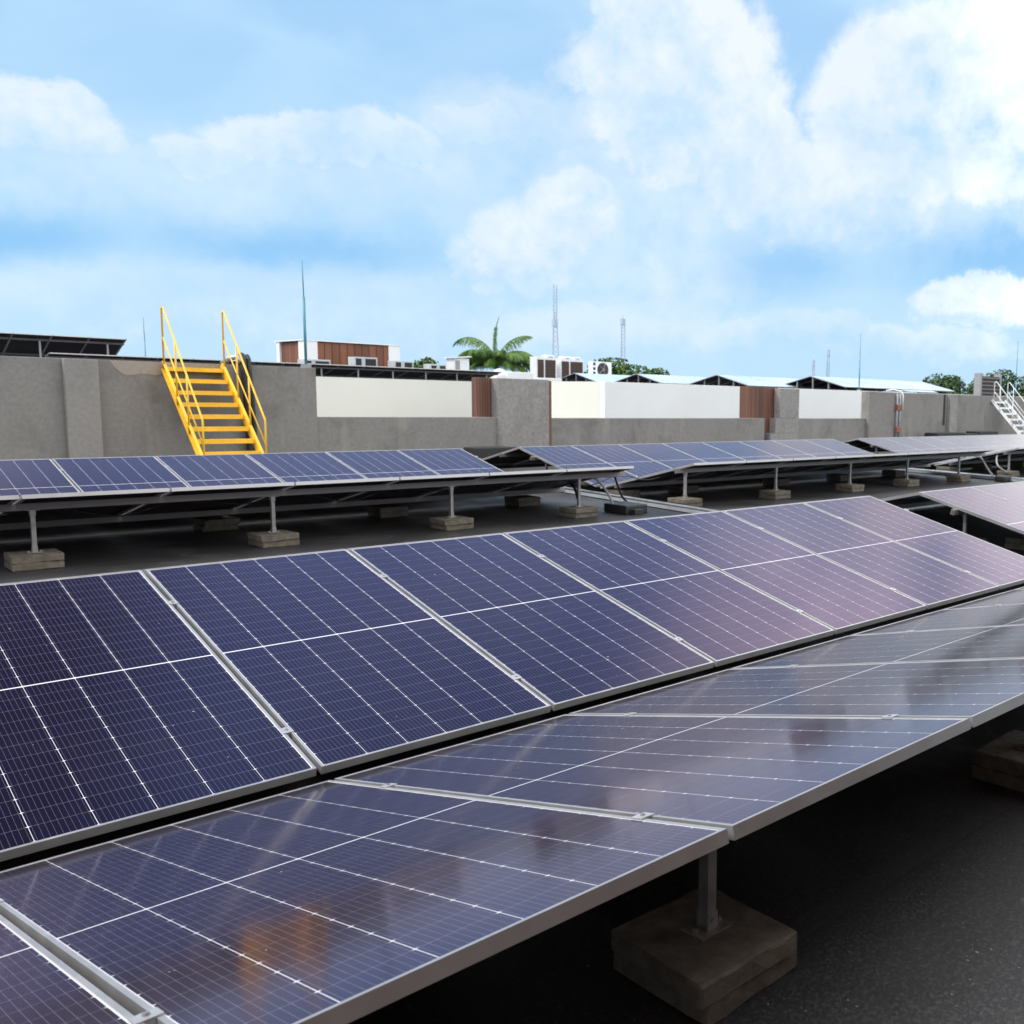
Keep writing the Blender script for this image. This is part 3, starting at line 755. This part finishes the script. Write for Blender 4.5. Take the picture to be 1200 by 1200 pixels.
P(m, 'dome', M['whitem'], r); P(MB().bb(26.18, 27.02, 37.6, 38.4, 1.15, 1.98), 'curb', M['white'], r)
o = MB().bb(27.1, 28.7, 38, 39, 1.15, 2.22, .03).build('white_plinth', M['white'], None, (27.9, 38.5, 1.15)); tag(o, 'white roof plinth between the dome and the mottled pillar top', 'plinth')
o = MB().bb(28.75, 31, 38.6, 39.5, 1.15, 1.98, .03).build('white_plinth', M['white'], None, (29.9, 39, 1.15)); tag(o, 'lower white roof plinth above the mottled pillar under the palm', 'plinth')
# tall condensers
def vrf(x0, x1, y, z1, label, cowls):
    r = empty('condenser_tower', ((x0+x1)/2, y, 1.12), label, 'air conditioner', 'tall condensers on the white building')
    P(MB().bb(x0, x1, y, y+.8, 1.12, z1, .02), 'casing', M['whitem'], r)
    w = x1-x0; s = x0+w*.38
    for a, b in ((x0+.08, s-.05), (s+.07, x1-.10)):
        P(MB().bb(a, b, y-.02, y-.001, 1.3, z1-.18), 'grill', M['grill'], r)
        m = MB()
        zz = 1.5
        while zz < z1-.25: m.bb(a, b, y-.03, y-.021, zz, zz+.025); zz += .2
        P(m, 'fin_rows', M['wood'], r)
    for cx, rad in cowls:
        m = MB(); m.tube([(cx, y+.4, z1), (cx, y+.4, z1+.16)], rad, 14); P(m, 'fan_cowl', M['whitem'], r)
vrf(37.35, 39.0, 50.2, 3.66, 'left tall white condenser with brown grills beside the palm', [(38.55, .42)])
vrf(39.35, 41.35, 50.2, 3.62, 'right tall white condenser with brown grills and two cowls', [(39.95, .42), (40.85, .42)])
r = empty('fan_condenser', (39.2, 46, 1.12), 'white condenser with one round fan between the tall condensers and the trees', 'air conditioner')
P(MB().bb(38.9, 40.5, 46, 46.5, 1.12, 3.36, .02), 'casing', M['whitem'], r)
m = MB(); m.tube([(39.75, 45.97, 2.83), (39.75, 45.999, 2.83)], .47, 20); P(m, 'fan', M['grill'], r)
m = MB()
for k in range(5): a = 2*PI*k/5; m.bar((39.75, 45.955, 2.83), (39.75+.4*math.cos(a), 45.955, 2.83+.4*math.sin(a)), .12, .012)
m.tube([(39.75, 45.93, 2.83), (39.75, 45.96, 2.83)], .1, 10); P(m, 'fan_blades', M['greycable'], r)
m = MB()
for k in range(6): m.bb(38.93, 39.12, 45.985, 45.999, 1.6+k*.3, 1.78+k*.3)
P(m, 'side_slots', M['dark'], r)
# dark louvre screen behind the right wall
r = empty('louvre_screen', (40.3, 17, 1.2), 'dark framed louvre screen above the right wall beside the white ladder', 'screen')
P(MB().bb(39.45, 41.2, 17, 17.25, 1.2, 2.38), 'panel', M['grill'], r)
for x in (39.35, 41.25): P(MB().bb(x-.07, x+.07, 16.95, 17.3, -2, 2.52), 'frame_post', M['greycable'], r)
for k in range(5): P(MB().bb(39.45, 41.15, 16.96, 16.995, 1.55+k*.18, 1.62+k*.18), 'louvre', M['rail'], r)

# ------------------------------------------------------------------ vegetation
def leafcloud(m, c, rad, n, size, rnd):
    for _ in range(n):
        while True:
            v = Vector((rnd.uniform(-1, 1), rnd.uniform(-1, 1), rnd.uniform(-1, 1)))
            if v.length < 1: break
        v = v.normalized()*(v.length**.45)
        p = Vector(c)+Vector((v.x*rad[0], v.y*rad[1], v.z*rad[2]))
        nrm = (v+Vector((rnd.gauss(0, .6), rnd.gauss(0, .6), rnd.gauss(.3, .6)))).normalized()
        q = nrm.to_track_quat('Z', 'Y').to_matrix() @ Matrix.Rotation(rnd.uniform(0, 6.3), 3, 'Z')
        s = size*rnd.uniform(.6, 1.3)
        vs = [m.bm.verts.new(p+q @ Vector(k)*s) for k in ((-.5, 0, 0), (0, -.32, .06), (.55, 0, 0), (0, .32, .06))]
        m.bm.faces.new(vs)
def tree(name, x, y, ztop, w, hcrown, label, mat, n=2600, size=.5, seed=1, group='trees beyond the roofs'):
    rnd = random.Random(seed)
    r = empty(name, (x, y, -8), label, 'tree', group)
    cz = ztop-hcrown/2
    m = MB(); m.tube([(x, y, -8), (x+.15, y, cz-hcrown*.35), (x, y, cz)], .4, 8, .2)
    for k in range(7):
        a = rnd.uniform(0, 6.3); m.tube([(x, y, cz-hcrown*.4), (x+math.cos(a)*w*.2, y+math.sin(a)*w*.2, cz), (x+math.cos(a)*w*.36, y+math.sin(a)*w*.36, cz+hcrown*.2)], .16, 6, .04)
    P(m, 'trunk', M['trunk'], r)
    m = MB(); nb = 18
    for k in range(nb):
        a = rnd.uniform(0, 6.3); d = math.sqrt(rnd.random())*.38*w
        top = (1-(d/(w*.5))**2)*hcrown*.5
        rr = rnd.uniform(.13, .22)*w
        c = (x+math.cos(a)*d, y+math.sin(a)*d, cz+top*(rnd.uniform(.0, .9) if k % 3 else .92)-rr*.5)
        leafcloud(m, c, (rr, rr, rr*.62), n//nb, size, rnd)
    P(m, 'crown', mat, r)
tree('small_tree', 34.3, 60, 3.75, 3.6, 4.5, 'small pale green tree top between rust house and vent box', M['leafA'], 1800, .28, 5)
tree('broad_tree', 63.6, 74, 5.3, 10, 8, 'broad green tree behind the fan condenser', M['leafA'], 5200, .42, 6)
tree('broad_tree', 71.5, 76, 4.5, 8, 7, 'lower green tree right of the broad tree near the second mast', M['leafA'], 3200, .42, 7)
tree('broad_tree', 56.6, 76, 4.2, 5, 6, 'small tree seen in the gap left of the fan condenser', M['leafA'], 1800, .4, 17)
tree('dark_tree', 100, 55.5, 5.1, 10, 9, 'dark round tree behind the white ladder, left half', M['leafB'], 5200, .42, 8)
tree('dark_tree', 108, 53, 5.7, 12, 9, 'dark broad tree behind the louvre screen', M['leafB'], 6000, .42, 9)
tree('dark_tree', 114, 48.5, 4.5, 11, 8, 'lower dark tree at the right edge of the photo', M['leafB'], 4200, .42, 10)
tree('tiny_tree', 118, 78, 2.9, 4, 4, 'tiny far tree top left of the dark trees above the pale roof', M['leafB'], 700, .5, 11)
tree('tiny_tree', 117, 74.5, 2.6, 4, 4, 'second tiny far tree top above the pale roof end', M['leafB'], 700, .5, 12)

def palm(x, y, ztop, label, seed=2):
    rnd = random.Random(seed)
    r = empty('palm_tree', (x, y, -8), label, 'palm tree')
    zc = ztop-3.0
    m = MB(); m.tube([(x+.3, y, -8), (x+.15, y, -3), (x, y, zc)], .26, 10, .16); P(m, 'trunk', M['trunk'], r)
    # (azimuth in the camera-right plane, start elevation, length, droop)
    u = Rt; w = Vector((F.x, F.y, 0)).normalized()
    spec = [(205, 40, 3.4, 1.9), (165, 38, 3.4, 1.9), (-8, 36, 4.1, 2.0), (20, 20, 4.0, 1.8), (0, 97, 3.4, .55), (180, 66, 4.3, 2.3), (150, 30, 3.3, 1.5), (8, 66, 3.6, 1.5), (-12, 30, 3.7, 1.4), (-20, 5, 3.2, 1.2), (195, 8, 3.0, 1.1), (0, 12, 4.0, 1.6),
            (60, 35, 3.0, 1.4), (110, 30, 3.0, 1.4), (250, 40, 3.0, 1.5), (290, 38, 3.1, 1.5), (330, 30, 3.2, 1.4), (225, 28, 3.0, 1.4), (270, 15, 2.8, 1.3), (310, 8, 2.8, 1.1), (238, 8, 2.8, 1.1), (350, 40, 2.9, 1.8)]
    for k, (azd, eld, ln, droop) in enumerate(spec):
        h = u*math.cos(R(azd))+w*math.sin(R(azd))
        pts = []; p = Vector((x, y, zc)); n = 16; e = R(eld)
        for i in range(n+1):
            pts.append(p.copy()); p = p+(h*math.cos(e)+Vector((0, 0, 1))*math.sin(e))*(ln/n); e -= droop/n*(.5+i/n)
        m = MB(); m.tube(pts, .035, 5, .008)
        for i in range(2, n+1):
            t = i/n; d = (pts[i]-pts[i-1]).normalized(); sd = d.cross(Vector((0, 0, 1)))
            if sd.length < .2: sd = d.cross(w)
            sd.normalize(); up = sd.cross(d)
            L = (.95*math.sin(PI*min(1, .18+t*.80))**.7+.12)*rnd.uniform(.85, 1.1)*(.2 if spec[k][1] == 97 else 1)
            for j in range(5):
                b = pts[i-1].lerp(pts[i], j/5)
                for sg in (1, -1):
                    dirv = (sd*sg*.8+d*.62-Vector((0, 0, 1))*rnd.uniform(.35, .95)+up*rnd.uniform(-.1, .25)).normalized()
                    ww = d*.03
                    tip = b+dirv*L-Vector((0, 0, 1))*.3*L
                    mid = b+dirv*L*.55
                    vs = [m.bm.verts.new(b-ww*.6), m.bm.verts.new(b+ww*.6), m.bm.verts.new(mid+ww), m.bm.verts.new(tip), m.bm.verts.new(mid-ww)]
                    m.bm.faces.new(vs)
        P(m, 'frond', M['palm'], r)
palm(40.4, 60, 6.7, 'tall green palm rising behind the mottled pillar')
# second crown right beside it, lower
def lattice(x, y, z0, z1, w0, w1, n, label, zsolid):
    r = empty('radio_mast', (x, y, -8), label, 'radio mast', 'far radio masts')
    m = MB(); pr = None
    for i in range(n+1):
        t = i/n; z = z0+(z1-z0)*t; ww = w0+(w1-w0)*t
        cs = [Vector((x+ww*a, y+ww*b, z)) for a, b in ((-.5, -.3), (.5, -.3), (0, .6))]
        if pr:
            for k in range(3):
                m.bar(pr[k], cs[k], .14); m.bar(pr[k], cs[(k+1) % 3], .08)
        pr = cs
    P(m, 'lattice', M['haze_steel'], r)
    m = MB(); m.bb(x-w1*.6, x+w1*.6, y-w1*.5, y+w1*.5, z1-.5, z1+.9); m.tube([(x, y, z1), (x, y, z1+2.2)], .10, 6); P(m, 'antenna', M['haze_steel'], r)
lattice(110.6, 150, -8, 14.8, 2.4, .75, 24, 'tall far lattice radio mast above the condensers', 10)
r = bpy.data.objects['radio_mast']
m = MB()
pr = None
for i in range(13):
    z = 14.8+i*.62; cs = [Vector((110.6+.7*a, 150+.7*b, z)) for a, b in ((-.5, -.3), (.5, -.3), (0, .6))]
    if pr:
        for k in range(3): m.bar(pr[k], cs[k], .12); m.bar(pr[k], cs[(k+1) % 3], .07)
    pr = cs
P(m, 'top_section', M['haze_steel'], r)
lattice(144.0, 170, -8, 18.2, 1.3, .8, 34, 'second far radio mast right of the tall mast', 10)
lattice(196, 150, -8, 13.5, .8, .6, 24, 'small faint far mast above the nearest solar tent', 8)
lattice(190, 150, -8, 10.5, .6, .5, 20, 'fainter shorter far mast left of the small far mast', 8)
